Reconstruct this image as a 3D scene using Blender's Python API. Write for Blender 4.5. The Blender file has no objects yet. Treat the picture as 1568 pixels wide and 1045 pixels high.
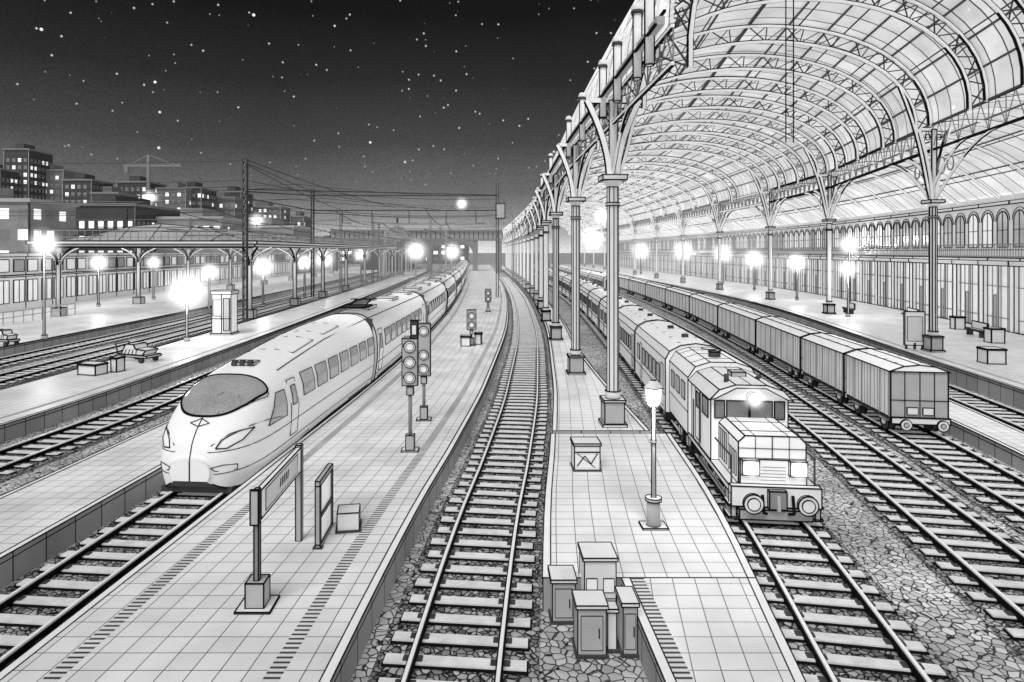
import bpy, math, random
from mathutils import Vector
random.seed(7)
scene=bpy.context.scene
scene.view_settings.view_transform='Standard'
scene.view_settings.look='None'
scene.view_settings.exposure=0
H=6.6
FILL_GLOW=.2  # self-glow put into most materials as fill light for shaded sides
# ------------------------------------------------------------------ curves
def curve(pts):
    n=len(pts); sl=[]
    for i in range(n):
        a=pts[max(0,i-1)]; b=pts[min(n-1,i+1)]
        sl.append((b[1]-a[1])/(b[0]-a[0]))
    def f(y):
        if y<=pts[0][0]: return pts[0][1]+sl[0]*(y-pts[0][0])
        if y>=pts[-1][0]: return pts[-1][1]+sl[-1]*(y-pts[-1][0])
        for i in range(n-1):
            if y<=pts[i+1][0]: break
        h=pts[i+1][0]-pts[i][0]; t=(y-pts[i][0])/h
        return ((2*t**3-3*t*t+1)*pts[i][1]+(t**3-2*t*t+t)*h*sl[i]+(3*t*t-2*t**3)*pts[i+1][1]+(t**3-t*t)*h*sl[i+1])
    return f
T0=curve([(0,-1.3),(10,-.5),(16,.1),(21,.75),(31,1.85),(57,3.8),(101,5.2),(189,5.3),(440,3.2),(700,-2)])
TI=curve([(0,-9.4),(11,-8.45),(18,-7.8),(31,-6.65),(45,-5.8),(70,-5.1),(110,-5.0),(150,-5.4),(220,-6.5),(440,-9),(700,-15)])
TL=curve([(0,4.3),(10,6.1),(16,7.1),(22,7.7),(30,8.5),(52,10.3),(75,11.8),(110,13),(200,14),(440,13),(700,8)])
TM=curve([(0,8.2),(12.8,10.7),(25,12.9),(40,15),(70,17.6),(110,19),(200,20),(440,18)])
TF=curve([(0,11.8),(17.6,14.6),(23.3,15.6),(35,17.2),(45.5,18.7),(69,21.4),(110,23.7),(200,25),(440,24)])
TR=curve([(0,16),(10,18),(25,21),(30.7,22),(39,23.4),(62.7,28),(81,30.3),(102,31.3),(150,32.6),(300,33)])
L1=curve([(0,-18),(20.6,-15.4),(29,-14.5),(57,-13.8),(110,-14),(220,-16),(440,-21)])
L2=curve([(0,-26),(36,-25.2),(60,-24.6),(110,-25),(220,-27),(440,-32)])
L3=curve([(0,-30),(36,-29.2),(60,-28.6),(110,-29),(220,-31),(440,-36)])
CL=curve([(0,4.5),(23,4.56),(32,4.6),(45,5.0),(60,5.6),(73,6.3),(100,7.1),(150,7.4),(250,6.6),(400,4.5)])
CR=curve([(0,19),(17,21.5),(39.2,27),(62.7,33.2),(81,35.6),(102,36.9),(124,37.9),(150,38.8),(300,40)])
WR=curve([(0,27),(20,31.5),(46,38.6),(86,46),(120,49),(200,51),(330,52)])
def slope(f,y): return (f(y+.5)-f(y-.5))
# ------------------------------------------------------------------ materials
MATS={}
def nosample(m):
    for o in (m,getattr(m,'cycles',None)):
        try: o.emission_sampling='NONE'
        except Exception: pass
def nn(nt,t,**k):
    n=nt.nodes.new(t)
    for a,b in k.items(): setattr(n,a,b)
    return n
def base(name):
    m=bpy.data.materials.new(name); m.use_nodes=True; nosample(m)
    nt=m.node_tree; b=nt.nodes['Principled BSDF']
    MATS[name]=m
    return m,nt,b
def g(v): return (v,v,v,1)
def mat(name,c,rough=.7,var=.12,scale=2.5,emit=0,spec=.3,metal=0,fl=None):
    if fl is None: fl=FILL_GLOW
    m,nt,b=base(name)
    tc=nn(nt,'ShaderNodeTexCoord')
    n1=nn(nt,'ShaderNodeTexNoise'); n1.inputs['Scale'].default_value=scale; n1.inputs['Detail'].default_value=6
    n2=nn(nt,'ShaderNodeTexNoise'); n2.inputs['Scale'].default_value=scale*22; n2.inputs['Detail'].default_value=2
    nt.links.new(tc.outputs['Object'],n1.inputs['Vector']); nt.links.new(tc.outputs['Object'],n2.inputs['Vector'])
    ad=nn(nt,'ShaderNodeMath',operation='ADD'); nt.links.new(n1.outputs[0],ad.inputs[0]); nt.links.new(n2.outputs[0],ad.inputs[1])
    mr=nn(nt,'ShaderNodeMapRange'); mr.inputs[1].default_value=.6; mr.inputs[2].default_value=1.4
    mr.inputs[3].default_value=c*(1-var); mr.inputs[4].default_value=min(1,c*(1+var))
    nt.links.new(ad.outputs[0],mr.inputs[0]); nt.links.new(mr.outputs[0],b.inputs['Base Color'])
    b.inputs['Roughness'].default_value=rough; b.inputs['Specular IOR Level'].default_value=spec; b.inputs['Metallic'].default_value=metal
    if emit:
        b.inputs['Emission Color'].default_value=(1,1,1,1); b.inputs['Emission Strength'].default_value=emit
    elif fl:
        nt.links.new(mr.outputs[0],b.inputs['Emission Color']); b.inputs['Emission Strength'].default_value=fl  # own colour also emits, brightening unlit sides
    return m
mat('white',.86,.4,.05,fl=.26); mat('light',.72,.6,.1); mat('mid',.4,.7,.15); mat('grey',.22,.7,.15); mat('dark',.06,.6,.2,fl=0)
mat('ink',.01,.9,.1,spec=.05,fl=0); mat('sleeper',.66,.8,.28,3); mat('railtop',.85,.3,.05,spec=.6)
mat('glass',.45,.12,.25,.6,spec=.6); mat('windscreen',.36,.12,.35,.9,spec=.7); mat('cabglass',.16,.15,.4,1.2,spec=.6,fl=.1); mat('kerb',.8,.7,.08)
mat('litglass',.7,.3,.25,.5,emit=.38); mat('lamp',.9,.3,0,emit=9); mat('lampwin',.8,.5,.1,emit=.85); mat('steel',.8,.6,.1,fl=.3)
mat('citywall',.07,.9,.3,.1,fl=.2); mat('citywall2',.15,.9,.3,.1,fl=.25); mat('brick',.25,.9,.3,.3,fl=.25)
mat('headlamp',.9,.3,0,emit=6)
def tile(name,w,h,mort,c1,c2,cm,rough=.35,spec=.4,emit=FILL_GLOW,amp=1):
    m,nt,b=base(name)
    tc=nn(nt,'ShaderNodeTexCoord'); br=nn(nt,'ShaderNodeTexBrick')
    br.offset=0; br.squash=1
    br.inputs['Scale'].default_value=1; br.inputs['Brick Width'].default_value=w; br.inputs['Row Height'].default_value=h
    br.inputs['Mortar Size'].default_value=mort; br.inputs['Mortar Smooth'].default_value=.2
    br.inputs['Color1'].default_value=g(c1); br.inputs['Color2'].default_value=g(c2); br.inputs['Mortar'].default_value=g(cm)
    nt.links.new(tc.outputs['UV'],br.inputs['Vector'])
    n1=nn(nt,'ShaderNodeTexNoise'); n1.inputs['Scale'].default_value=.45; n1.inputs['Detail'].default_value=8
    nt.links.new(tc.outputs['UV'],n1.inputs['Vector'])
    mr=nn(nt,'ShaderNodeMapRange'); mr.inputs[1].default_value=.3; mr.inputs[2].default_value=.7; mr.inputs[3].default_value=1-.22*amp; mr.inputs[4].default_value=1+.1*amp
    nt.links.new(n1.outputs[0],mr.inputs[0])
    mx=nn(nt,'ShaderNodeVectorMath',operation='SCALE'); nt.links.new(br.outputs['Color'],mx.inputs[0]); nt.links.new(mr.outputs[0],mx.inputs['Scale'])
    nt.links.new(mx.outputs[0],b.inputs['Base Color'])
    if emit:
        nt.links.new(mx.outputs[0],b.inputs['Emission Color']); b.inputs['Emission Strength'].default_value=emit  # tile colour glows by itself as added fill
    r2=nn(nt,'ShaderNodeMapRange'); r2.inputs[1].default_value=.3; r2.inputs[2].default_value=.7; r2.inputs[3].default_value=rough*.8; r2.inputs[4].default_value=rough*1.3
    nt.links.new(n1.outputs[0],r2.inputs[0]); nt.links.new(r2.outputs[0],b.inputs['Roughness'])
    b.inputs['Specular IOR Level'].default_value=spec
    return m,nt,b
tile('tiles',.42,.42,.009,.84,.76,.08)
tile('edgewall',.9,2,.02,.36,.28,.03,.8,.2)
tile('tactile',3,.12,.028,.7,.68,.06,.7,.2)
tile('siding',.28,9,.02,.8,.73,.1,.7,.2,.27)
def stone(name,sc,lo,hi,crack,ink=.02,fl=.16):
    m,nt,b=base(name)
    ge=nn(nt,'ShaderNodeNewGeometry')
    nz=nn(nt,'ShaderNodeTexNoise'); nz.inputs['Scale'].default_value=sc*.8
    nt.links.new(ge.outputs['Position'],nz.inputs['Vector'])
    sc_=nn(nt,'ShaderNodeVectorMath',operation='SCALE'); sc_.inputs['Scale'].default_value=.45/sc
    nt.links.new(nz.outputs['Color'],sc_.inputs[0])
    ad=nn(nt,'ShaderNodeVectorMath',operation='ADD'); nt.links.new(ge.outputs['Position'],ad.inputs[0]); nt.links.new(sc_.outputs[0],ad.inputs[1])
    v1=nn(nt,'ShaderNodeTexVoronoi',feature='DISTANCE_TO_EDGE'); v1.inputs['Scale'].default_value=sc
    v2=nn(nt,'ShaderNodeTexVoronoi',feature='F1'); v2.inputs['Scale'].default_value=sc
    for v in (v1,v2): nt.links.new(ad.outputs[0],v.inputs['Vector'])
    sp=nn(nt,'ShaderNodeSeparateColor'); nt.links.new(v2.outputs['Color'],sp.inputs[0])
    mr=nn(nt,'ShaderNodeMapRange'); mr.inputs[3].default_value=lo; mr.inputs[4].default_value=hi
    nt.links.new(sp.outputs[0],mr.inputs[0])
    ed=nn(nt,'ShaderNodeMapRange'); ed.inputs[1].default_value=crack*.5; ed.inputs[2].default_value=crack*1.6
    nt.links.new(v1.outputs['Distance'],ed.inputs[0])
    big=nn(nt,'ShaderNodeTexNoise'); big.inputs['Scale'].default_value=.35; big.inputs['Detail'].default_value=5
    nt.links.new(ge.outputs['Position'],big.inputs['Vector'])
    bm=nn(nt,'ShaderNodeMapRange'); bm.inputs[1].default_value=.3; bm.inputs[2].default_value=.7; bm.inputs[3].default_value=.65; bm.inputs[4].default_value=1.2
    nt.links.new(big.outputs[0],bm.inputs[0])
    mu=nn(nt,'ShaderNodeMath',operation='MULTIPLY'); nt.links.new(mr.outputs[0],mu.inputs[0]); nt.links.new(bm.outputs[0],mu.inputs[1])
    mx=nn(nt,'ShaderNodeMix',data_type='FLOAT'); nt.links.new(ed.outputs[0],mx.inputs[0]); mx.inputs[2].default_value=ink
    nt.links.new(mu.outputs[0],mx.inputs[3]); nt.links.new(mx.outputs[0],b.inputs['Base Color'])
    nt.links.new(mx.outputs[0],b.inputs['Emission Color']); b.inputs['Emission Strength'].default_value=fl  # stone colour emits as well, as fill light
    bp=nn(nt,'ShaderNodeBump'); bp.inputs['Strength'].default_value=.6; bp.inputs['Distance'].default_value=.05
    nt.links.new(v1.outputs['Distance'],bp.inputs['Height']); nt.links.new(bp.outputs[0],b.inputs['Normal'])
    b.inputs['Roughness'].default_value=.9; b.inputs['Specular IOR Level'].default_value=.1
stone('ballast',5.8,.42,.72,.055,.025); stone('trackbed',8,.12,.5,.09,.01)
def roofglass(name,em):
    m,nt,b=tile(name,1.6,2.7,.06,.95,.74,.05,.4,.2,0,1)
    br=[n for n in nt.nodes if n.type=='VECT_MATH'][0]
    em_=nn(nt,'ShaderNodeEmission'); nt.links.new(br.outputs[0],em_.inputs[0]); em_.inputs[1].default_value=em  # glow added to the panes; stands in for lit glass, brightens the hall
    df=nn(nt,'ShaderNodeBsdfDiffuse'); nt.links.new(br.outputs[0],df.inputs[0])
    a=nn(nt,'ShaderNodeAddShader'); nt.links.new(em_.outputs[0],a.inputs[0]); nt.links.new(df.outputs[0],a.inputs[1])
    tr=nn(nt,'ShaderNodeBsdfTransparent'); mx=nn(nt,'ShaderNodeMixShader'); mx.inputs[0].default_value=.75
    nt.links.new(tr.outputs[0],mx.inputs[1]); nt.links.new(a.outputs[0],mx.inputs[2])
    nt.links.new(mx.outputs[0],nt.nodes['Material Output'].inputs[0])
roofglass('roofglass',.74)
HALOS={}
def halo(r):
    if r in HALOS: return HALOS[r]
    k=8.0/r  # emissive ball put round a lamp to imitate its glow
    m=bpy.data.materials.new('lamp_glow'); m.use_nodes=True; nosample(m); nt=m.node_tree; nt.nodes.remove(nt.nodes['Principled BSDF'])
    tc=nn(nt,'ShaderNodeTexCoord'); ln=nn(nt,'ShaderNodeVectorMath',operation='LENGTH'); nt.links.new(tc.outputs['Object'],ln.inputs[0])
    s=nn(nt,'ShaderNodeMath',operation='SUBTRACT'); s.inputs[0].default_value=1; s.use_clamp=True; nt.links.new(ln.outputs['Value'],s.inputs[1])
    p=nn(nt,'ShaderNodeMath',operation='POWER'); p.inputs[1].default_value=4.2; nt.links.new(s.outputs[0],p.inputs[0])
    q=nn(nt,'ShaderNodeMath',operation='MULTIPLY'); q.inputs[1].default_value=k; nt.links.new(p.outputs[0],q.inputs[0])
    e=nn(nt,'ShaderNodeEmission'); nt.links.new(q.outputs[0],e.inputs[1])
    nt.links.new(e.outputs[0],nt.nodes['Material Output'].inputs['Volume']); HALOS[r]=m; return m
# ------------------------------------------------------------------ mesh builder
class M:
    def __init__(s): s.v=[];s.f=[];s.m=[];s.uv=[];s.sm=[];s.mats=[];s.fr=(0,0,0,0)
    def frame(s,x=0,y=0,z=0,yaw=0): s.fr=(x,y,z,yaw); return s
    def T(s,p):
        ox,oy,oz,a=s.fr; c=math.cos(a); n=math.sin(a)
        return (ox+p[0]*c+p[1]*n, oy-p[0]*n+p[1]*c, oz+p[2])
    def mi(s,m):
        if m not in s.mats: s.mats.append(m)
        return s.mats.index(m)
    def add(s,pts): b=len(s.v); s.v.extend(s.T(p) for p in pts); return b
    def fc(s,idx,m,uv=None,smooth=False):
        s.f.append(idx); s.m.append(s.mi(m)); s.uv.append(uv); s.sm.append(smooth)
    def face(s,pts,m,uv=None): b=s.add(pts); s.fc(tuple(range(b,b+len(pts))),m,uv)
    def line(s,p,q,r,m='ink',r2=None):
        p=Vector(p);q=Vector(q);d=q-p
        if d.length<1e-6: return
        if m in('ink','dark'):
            wy=s.T(p)[1]  # far lines turn paler grey, painting in distance mist
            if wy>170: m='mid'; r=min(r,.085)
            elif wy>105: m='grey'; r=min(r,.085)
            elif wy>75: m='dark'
        d.normalize(); up=Vector((0,0,1)) if abs(d.z)<.95 else Vector((0,1,0))
        a=d.cross(up).normalized(); b=a.cross(d).normalized()
        r2=r if r2 is None else r2
        pts=[p+a*i*r+b*j*r for i,j in((1,1),(-1,1),(-1,-1),(1,-1))]+[q+a*i*r2+b*j*r2 for i,j in((1,1),(-1,1),(-1,-1),(1,-1))]
        k=s.add(pts)
        for i in range(4): j=(i+1)%4; s.fc((k+i,k+j,k+4+j,k+4+i),m)
        s.fc((k+3,k+2,k+1,k),m); s.fc((k+4,k+5,k+6,k+7),m)
    def pl(s,pts,r,m='ink',closed=False):
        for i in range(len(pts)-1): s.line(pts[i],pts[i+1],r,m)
        if closed: s.line(pts[-1],pts[0],r,m)
    def box(s,x0,x1,y0,y1,z0,z1,m='light',ink=0,top=None):
        P=[(x0,y0,z0),(x1,y0,z0),(x1,y1,z0),(x0,y1,z0),(x0,y0,z1),(x1,y0,z1),(x1,y1,z1),(x0,y1,z1)]
        k=s.add(P)
        for n,q in enumerate([(0,3,2,1),(4,5,6,7),(0,1,5,4),(1,2,6,5),(2,3,7,6),(3,0,4,7)]):
            s.fc(tuple(k+i for i in q),(top if (n==1 and top) else m),[(P[i][0]+P[i][1],P[i][2]) for i in q])
        if ink:
            for a,b in((0,1),(1,2),(2,3),(3,0),(4,5),(5,6),(6,7),(7,4),(0,4),(1,5),(2,6),(3,7)): s.line(P[a],P[b],ink)
    def cyl(s,p,q,r,m='light',n=12,r2=None,ink=0,caps=True,smooth=True):
        p=Vector(p);q=Vector(q);d=(q-p).normalized(); up=Vector((0,0,1)) if abs(d.z)<.95 else Vector((0,1,0))
        a=d.cross(up).normalized(); b=a.cross(d).normalized(); r2=r if r2 is None else r2
        A=[p+(a*math.cos(t)+b*math.sin(t))*r for t in [2*math.pi*i/n for i in range(n)]]
        B=[q+(a*math.cos(t)+b*math.sin(t))*r2 for t in [2*math.pi*i/n for i in range(n)]]
        k=s.add(A+B)
        for i in range(n): j=(i+1)%n; s.fc((k+i,k+j,k+n+j,k+n+i),m,None,smooth)
        if caps: s.fc(tuple(range(k+n-1,k-1,-1)),m); s.fc(tuple(range(k+n,k+2*n)),m)
        if ink: s.pl(A,ink,'ink',True); s.pl(B,ink,'ink',True)
    def prism(s,prof,y0,y1,m='light',ink=0,axis='y',smooth=False):
        n=len(prof)
        f=(lambda a,b,c:(a,c,b)) if axis=='y' else (lambda a,b,c:(c,a,b))
        A=[f(a,b,y0) for a,b in prof]; B=[f(a,b,y1) for a,b in prof]
        k=s.add(A+B)
        for i in range(n): j=(i+1)%n; s.fc((k+i,k+j,k+n+j,k+n+i),m,[(y0,prof[i][1]),(y0,prof[j][1]),(y1,prof[j][1]),(y1,prof[i][1])],smooth)
        s.fc(tuple(range(k+n-1,k-1,-1)),m); s.fc(tuple(range(k+n,k+2*n)),m)
        if ink:
            s.pl(A,ink,'ink',True); s.pl(B,ink,'ink',True)
            if not smooth:
                for i in range(n): s.line(A[i],B[i],ink)
    def sphere(s,c,r,m,n=10,sz=1):
        rows=[]
        for i in range(n//2+1):
            ph=math.pi*i/(n//2)
            rows.append(s.add([(c[0]+r*math.sin(ph)*math.cos(2*math.pi*j/n),c[1]+r*math.sin(ph)*math.sin(2*math.pi*j/n),c[2]+r*sz*math.cos(ph)) for j in range(n)]))
        for i in range(n//2):
            for j in range(n): k=(j+1)%n; s.fc((rows[i]+j,rows[i+1]+j,rows[i+1]+k,rows[i]+k),m,None,True)
    def strip(s,fl,fr,y0,y1,z,m,ref=None,step=None):
        ys=[];y=y0
        while y<y1: ys.append(y); y+=(step or max(1.5,y*.04))
        ys.append(y1)
        for a,b in zip(ys[:-1],ys[1:]):
            R=ref or fl
            P=[(fl(a),a,z),(fr(a),a,z),(fr(b),b,z),(fl(b),b,z)]
            s.face(P,m,[(P[0][0]-R(a),a),(P[1][0]-R(a),a),(P[2][0]-R(b),b),(P[3][0]-R(b),b)])
    def wall(s,f,y0,y1,z0,z1,m,flip=False):
        y=y0
        while y<y1-1e-6:
            b=min(y1,y+max(1.5,y*.04))
            P=[(f(y),y,z0),(f(b),b,z0),(f(b),b,z1),(f(y),y,z1)]
            s.face(P if not flip else P[::-1],m,[(y,0.1),(b,0.1),(b,z1-z0+.1),(y,z1-z0+.1)] if not flip else [(y,z1-z0+.1),(b,z1-z0+.1),(b,.1),(y,.1)]); y=b
    def along(s,f,y0,y1,z,r,m='ink',step=None):
        y=y0
        while y<y1-1e-6:
            b=min(y1,y+(step or max(1.5,y*.04)))
            rr=r if not callable(r) else r(y)
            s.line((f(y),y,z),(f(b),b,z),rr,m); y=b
    def build(s,name,parent=None):
        xs=[p[0] for p in s.v];ys=[p[1] for p in s.v];zs=[p[2] for p in s.v]
        o=Vector(((min(xs)+max(xs))/2,(min(ys)+max(ys))/2,min(zs)))
        me=bpy.data.meshes.new(name)
        me.from_pydata([(p[0]-o.x,p[1]-o.y,p[2]-o.z) for p in s.v],[],s.f)
        for m in s.mats: me.materials.append(MATS[m])
        me.polygons.foreach_set('material_index',s.m); me.polygons.foreach_set('use_smooth',s.sm)
        ul=me.uv_layers.new(name='UVMap'); data=[]
        for f,u in zip(s.f,s.uv):
            if u is None: data.extend([.2,.2]*len(f))
            else:
                for c in u: data.extend(c)
        ul.data.foreach_set('uv',data)
        me.update()
        ob=bpy.data.objects.new(name,me); scene.collection.objects.link(ob); ob.location=o
        if parent: ob.parent=parent
        return ob
def empty(name):
    e=bpy.data.objects.new(name,None); scene.collection.objects.link(e); return e
off=lambda f,d:(lambda y:f(y)+d)
hb=M(); hb.sphere((0,0,0),1,'white',20)
def halo_ball(p,r,parent):
    me=bpy.data.meshes.new('glow_ball'); me.from_pydata(hb.v,[],hb.f); me.materials.append(halo(r))
    o=bpy.data.objects.new('lamp_glow',me); scene.collection.objects.link(o); o.location=p; o.scale=(r,)*3  # added glow volume, no real mist
    o.parent=parent
def plight(p,e,parent,r=.15):
    l=bpy.data.lights.new('bulb','POINT'); l.energy=e; l.shadow_soft_size=r; l.color=(1,1,1)
    o=bpy.data.objects.new('bulb',l); scene.collection.objects.link(o); o.location=p; o.parent=parent
# ------------------------------------------------------------------ ground
m=M(); m.face([(-1500,-60,-.24),(1500,-60,-.24),(1500,2500,-.24),(-1500,2500,-.24)],'ballast'); m.build('ground')
def track(f,y0=2,y1=420,bed=True):
    m=M()
    if bed: m.strip(off(f,-1.35),off(f,1.35),y0,min(y1,130),-.17,'trackbed')
    y=y0
    while y<min(y1,170):
        s=math.atan(slope(f,y)); m.frame(f(y),y,0,s)
        w=random.uniform(-.03,.03)
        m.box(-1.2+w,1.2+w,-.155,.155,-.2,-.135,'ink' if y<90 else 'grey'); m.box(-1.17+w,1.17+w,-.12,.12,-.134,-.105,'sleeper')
        if y<45:
            for sx in(-.72,.72): m.box(sx-.16,sx+.16,-.07,.07,-.1045,-.08,'dark')
        y+=.62
    m.frame()
    for d in(-.72,.72):
        ff=off(f,d)
        m.along(ff,y0,y1,-.06,.06,'ink')
        y=y0
        while y<y1:
            b=min(y1,y+max(1.5,y*.04))
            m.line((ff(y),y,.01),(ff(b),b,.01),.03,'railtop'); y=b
    return m.build('railway_track')
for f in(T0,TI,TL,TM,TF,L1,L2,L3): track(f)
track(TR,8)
# ------------------------------------------------------------------ platforms
def platform(fl,fr,y0,y1,z,ref,tactL=None,tactR=None,name='platform',end=True):
    m=M()
    kw=.16
    m.strip(off(fl,kw),off(fr,-kw),y0,y1,z,'tiles',ref)
    m.strip(fl,off(fl,kw),y0,y1,z,'kerb',ref); m.strip(off(fr,-kw),fr,y0,y1,z,'kerb',ref)
    m.wall(fl,y0,y1,-.24,z,'edgewall',True); m.wall(fr,y0,y1,-.24,z,'edgewall')
    R=lambda y:.0006*min(y,80)+.004
    for f in(fl,fr,off(fl,kw),off(fr,-kw)): m.along(f,y0,min(y1,150),z,R)
    for f in(fl,fr): m.along(f,y0,min(y1,90),z-.12,lambda y:.0005*y+.003)
    if end:
        for yy,fl_ in((y0,False),(y1,True)):
            P=[(fl(yy),yy,-.24),(fr(yy),yy,-.24),(fr(yy),yy,z),(fl(yy),yy,z)]
            m.face(P,'edgewall',[(0,.1),(3,.1),(3,.6),(0,.6)]); m.line(P[2],P[3],.008)
    if tactL: m.strip(off(fl,tactL),off(fl,tactL+.25),y0,min(y1,120),z+.004,'tactile',off(fl,1.5))
    if tactR: m.strip(off(fr,-tactR-.25),off(fr,-tactR),y0,min(y1,120),z+.004,'tactile',off(fr,-1.6))
    return m.build(name)
PZ=.4
platform(off(TI,1.45),off(T0,-1.65),2,300,PZ,T0,.75,.75)
platform(off(TI,-4.3),off(TI,-1.5),2,120,PZ,TI)
platform(off(L1,-7.2),off(L1,-2.1),2,220,PZ,L1,None,.75)
platform(lambda y:-52,off(L3,-2.0),20,260,PZ,L3)
platform(off(T0,1.4),off(TL,-1.35),12.4,22.2,PZ,T0)
platform(lambda y:2.62,off(TL,-1.352),2,12.39,PZ,TL,.17)
platform(off(T0,1.45),lambda y:max(CL(y)+1.1,T0(y)+3.2),22.2,300,PZ+.1,T0)
platform(off(TF,1.6),off(TR,-1.7),5,95,.3,TF)
platform(off(TR,1.7),WR,8,300,.6,TR,.75)
# ------------------------------------------------------------------ train shed
shed=empty('train_shed')
colY=[23,32.6,45]+[45+12*i for i in range(1,22)]
rcol=[17,39.2,62.7,81,102,124,146,168,190,212,234,256]
ribY=[17.8,23,27.8,32.6,39.2,45,51,57,62.7,69,75,81,93,102,113,124,135,146,168,190,212,234,256,280]
ZL=12.0; ZR=14.2
def arch(y,t,d=0):
    xl=CL(y);xr=CR(y)
    x=xl+(xr-xl)*(1-math.cos(math.pi*t))/2
    z=ZL+(ZR-ZL)*t+7.2*math.sin(math.pi*t)**.92
    if d:
        cx=(xl+xr)/2; cz=9; v=Vector((x-cx,0,z-cz)); v.normalize(); x-=v.x*d; z-=v.z*d
    return (x,y,z)
m=M(); ys=[15.6]; y=15.6
while y<300: y+=max(2,y*.05); ys.append(y)
NT=28
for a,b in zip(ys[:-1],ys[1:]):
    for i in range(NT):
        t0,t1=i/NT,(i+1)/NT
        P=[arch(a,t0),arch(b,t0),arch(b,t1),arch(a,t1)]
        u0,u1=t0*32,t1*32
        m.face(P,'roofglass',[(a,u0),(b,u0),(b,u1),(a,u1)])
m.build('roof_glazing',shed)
m=M()
for i in range(0,NT+1,2):
    t=i/NT
    if i==0: t=.004
    for a,b in zip(ys[:-1],ys[1:]):
        if a>170: break
        p=Vector(arch(a,t,.12));q=Vector(arch(b,t,.12)); r=.025+.0006*a
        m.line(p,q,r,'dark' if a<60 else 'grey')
m.build('roof_purlins',shed)
def rib(m,y):
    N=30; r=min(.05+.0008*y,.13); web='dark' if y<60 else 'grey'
    O=[arch(y,i/N,.2) for i in range(N+1)]; I=[arch(y,i/N,.2+.95) for i in range(N+1)]
    I[-1]=(I[-1][0],y,max(I[-1][2],13.2))
    for L in(O,I):
        m.pl(L,r*1.15,'ink')
        m.pl([(p[0],p[1]-r*.55,p[2]-r*.5) for p in L],r*.82,'steel')
    for i in range(N):
        m.line(O[i],I[i+1] if i%2 else I[i],r*.34,web)
        m.line((I[i] if i%2==0 else O[i+1]),(O[i+1] if i%2==0 else I[i]),r*.34,web)
    for side in(0,1):
        if side==0 and y not in colY: continue
        if side==1 and y not in rcol: continue
        xs=CL(y) if side==0 else CR(y); sg=1 if side==0 else -1; zc=9.3 if side==0 else 9.8
        L=[]
        for k in range(9):
            a=k/8; tt=.13*a if side==0 else 1-.15*a
            e=arch(y,tt,1.15); L.append((xs+sg*.2+(e[0]-xs-sg*.2)*a**.8, y, zc+(e[2]-zc)*a**.9))
        m.pl(L,r,'ink'); m.pl([(p[0],p[1]-r*.5,p[2]-r*.4) for p in L],r*.75,'steel')
m=M()
for y in ribY: rib(m,y)
m.build('arch_ribs',shed)
def girder(m,p,q,h,n,r,web='grey'):
    p=Vector(p);q=Vector(q);u=Vector((0,0,h))
    for a,b in((p,q),(p+u,q+u)):
        m.line(a,b,r*1.25,'ink'); o=Vector((-r*.4,-r*.7,-r*.3)); m.line(a+o,b+o,r*.9,'steel')
    for i in range(n):
        a=p+(q-p)*(i/n); b=p+(q-p)*((i+1)/n); mid=(a+b)/2
        m.line(a,mid+u,r*.35,web); m.line(mid+u,b,r*.35,web); m.line(a,a+u,r*.35,web)
m=M()
ly=[15.6]+colY
for a,b in zip(ly[:-1],ly[1:]):
    if a>200: break
    girder(m,(CL(a),a,11.1),(CL(b),b,11.1),.9,6,min(.03+.0009*a,.11))
    r=min(.03+.0008*a,.1)
    if a>120: continue
    for (y0,y1) in((a,b),(b,a)):
        if y0<20: continue
        L=[(CL(y0)+(CL(y1)-CL(y0))*.38*k/6,y0+(y1-y0)*.38*k/6,9.2+1.9*math.sin(k/6*math.pi/2)) for k in range(7)]
        m.pl(L,r,'ink'); m.pl([(p[0]-r*.4,p[1]-r*.4,p[2]) for p in L],r*.75,'steel')
m.along(off(CL,-.3),15.6,300,12.12,lambda y:.1,'mid'); m.along(off(CL,-.42),15.6,300,12.02,lambda y:.02+.0008*min(y,80),'ink')
m.along(off(CL,-.2),15.6,120,12.35,lambda y:.02+.0008*y,'ink')
for y in[16.5,17.8,20.5,23,27.8]+colY[1:12]:
    h=1.15; x=CL(y)-.35
    m.cyl((x,y,11.3),(x,y,12.0+h),.12,'light',8,ink=.016); m.sphere((x,y,12.05+h),.17,'light',8); m.cyl((x,y,11.9+h),(x,y,12+h),.17,'dark',8)
    for a in(-.12,.12): m.line((x+a,y-.03,11.3),(x+a,y-.03,12+h),.016)
m.build('eaves_girder',shed)
m=M()
for a,b in zip(rcol[:-1],rcol[1:]):
    R=min(.035+.0009*a,.11)
    girder(m,(CR(a),a,12.7),(CR(b),b,12.7),1.5,14,R,'grey')
    for (y0,y1) in((a,b),(b,a)):
        for wd,hh in((.34,3.2),(.2,2.2)):
            L=[(CR(y0)+(CR(y1)-CR(y0))*wd*k/8,y0+(y1-y0)*wd*k/8,12.7-hh+hh*math.sin(k/8*math.pi/2)) for k in range(9)]
            m.pl(L,R*1.1,'ink'); m.pl([(p[0]-R*.5,p[1]-R*.5,p[2]) for p in L],R*.85,'steel')
        for fr_,rr_ in((.05,.5),(.1,.4)):
            C=Vector((CR(y0)+(CR(y1)-CR(y0))*fr_,y0+(y1-y0)*fr_,11.6)); d=Vector((CR(y1)-CR(y0),y1-y0,0)).normalized()
            m.pl([C+(d*math.cos(t)+Vector((0,0,1))*math.sin(t))*rr_ for t in[k*math.pi/6 for k in range(12)]],R*.5,'grey',True)
m.build('valley_girder',shed)
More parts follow.
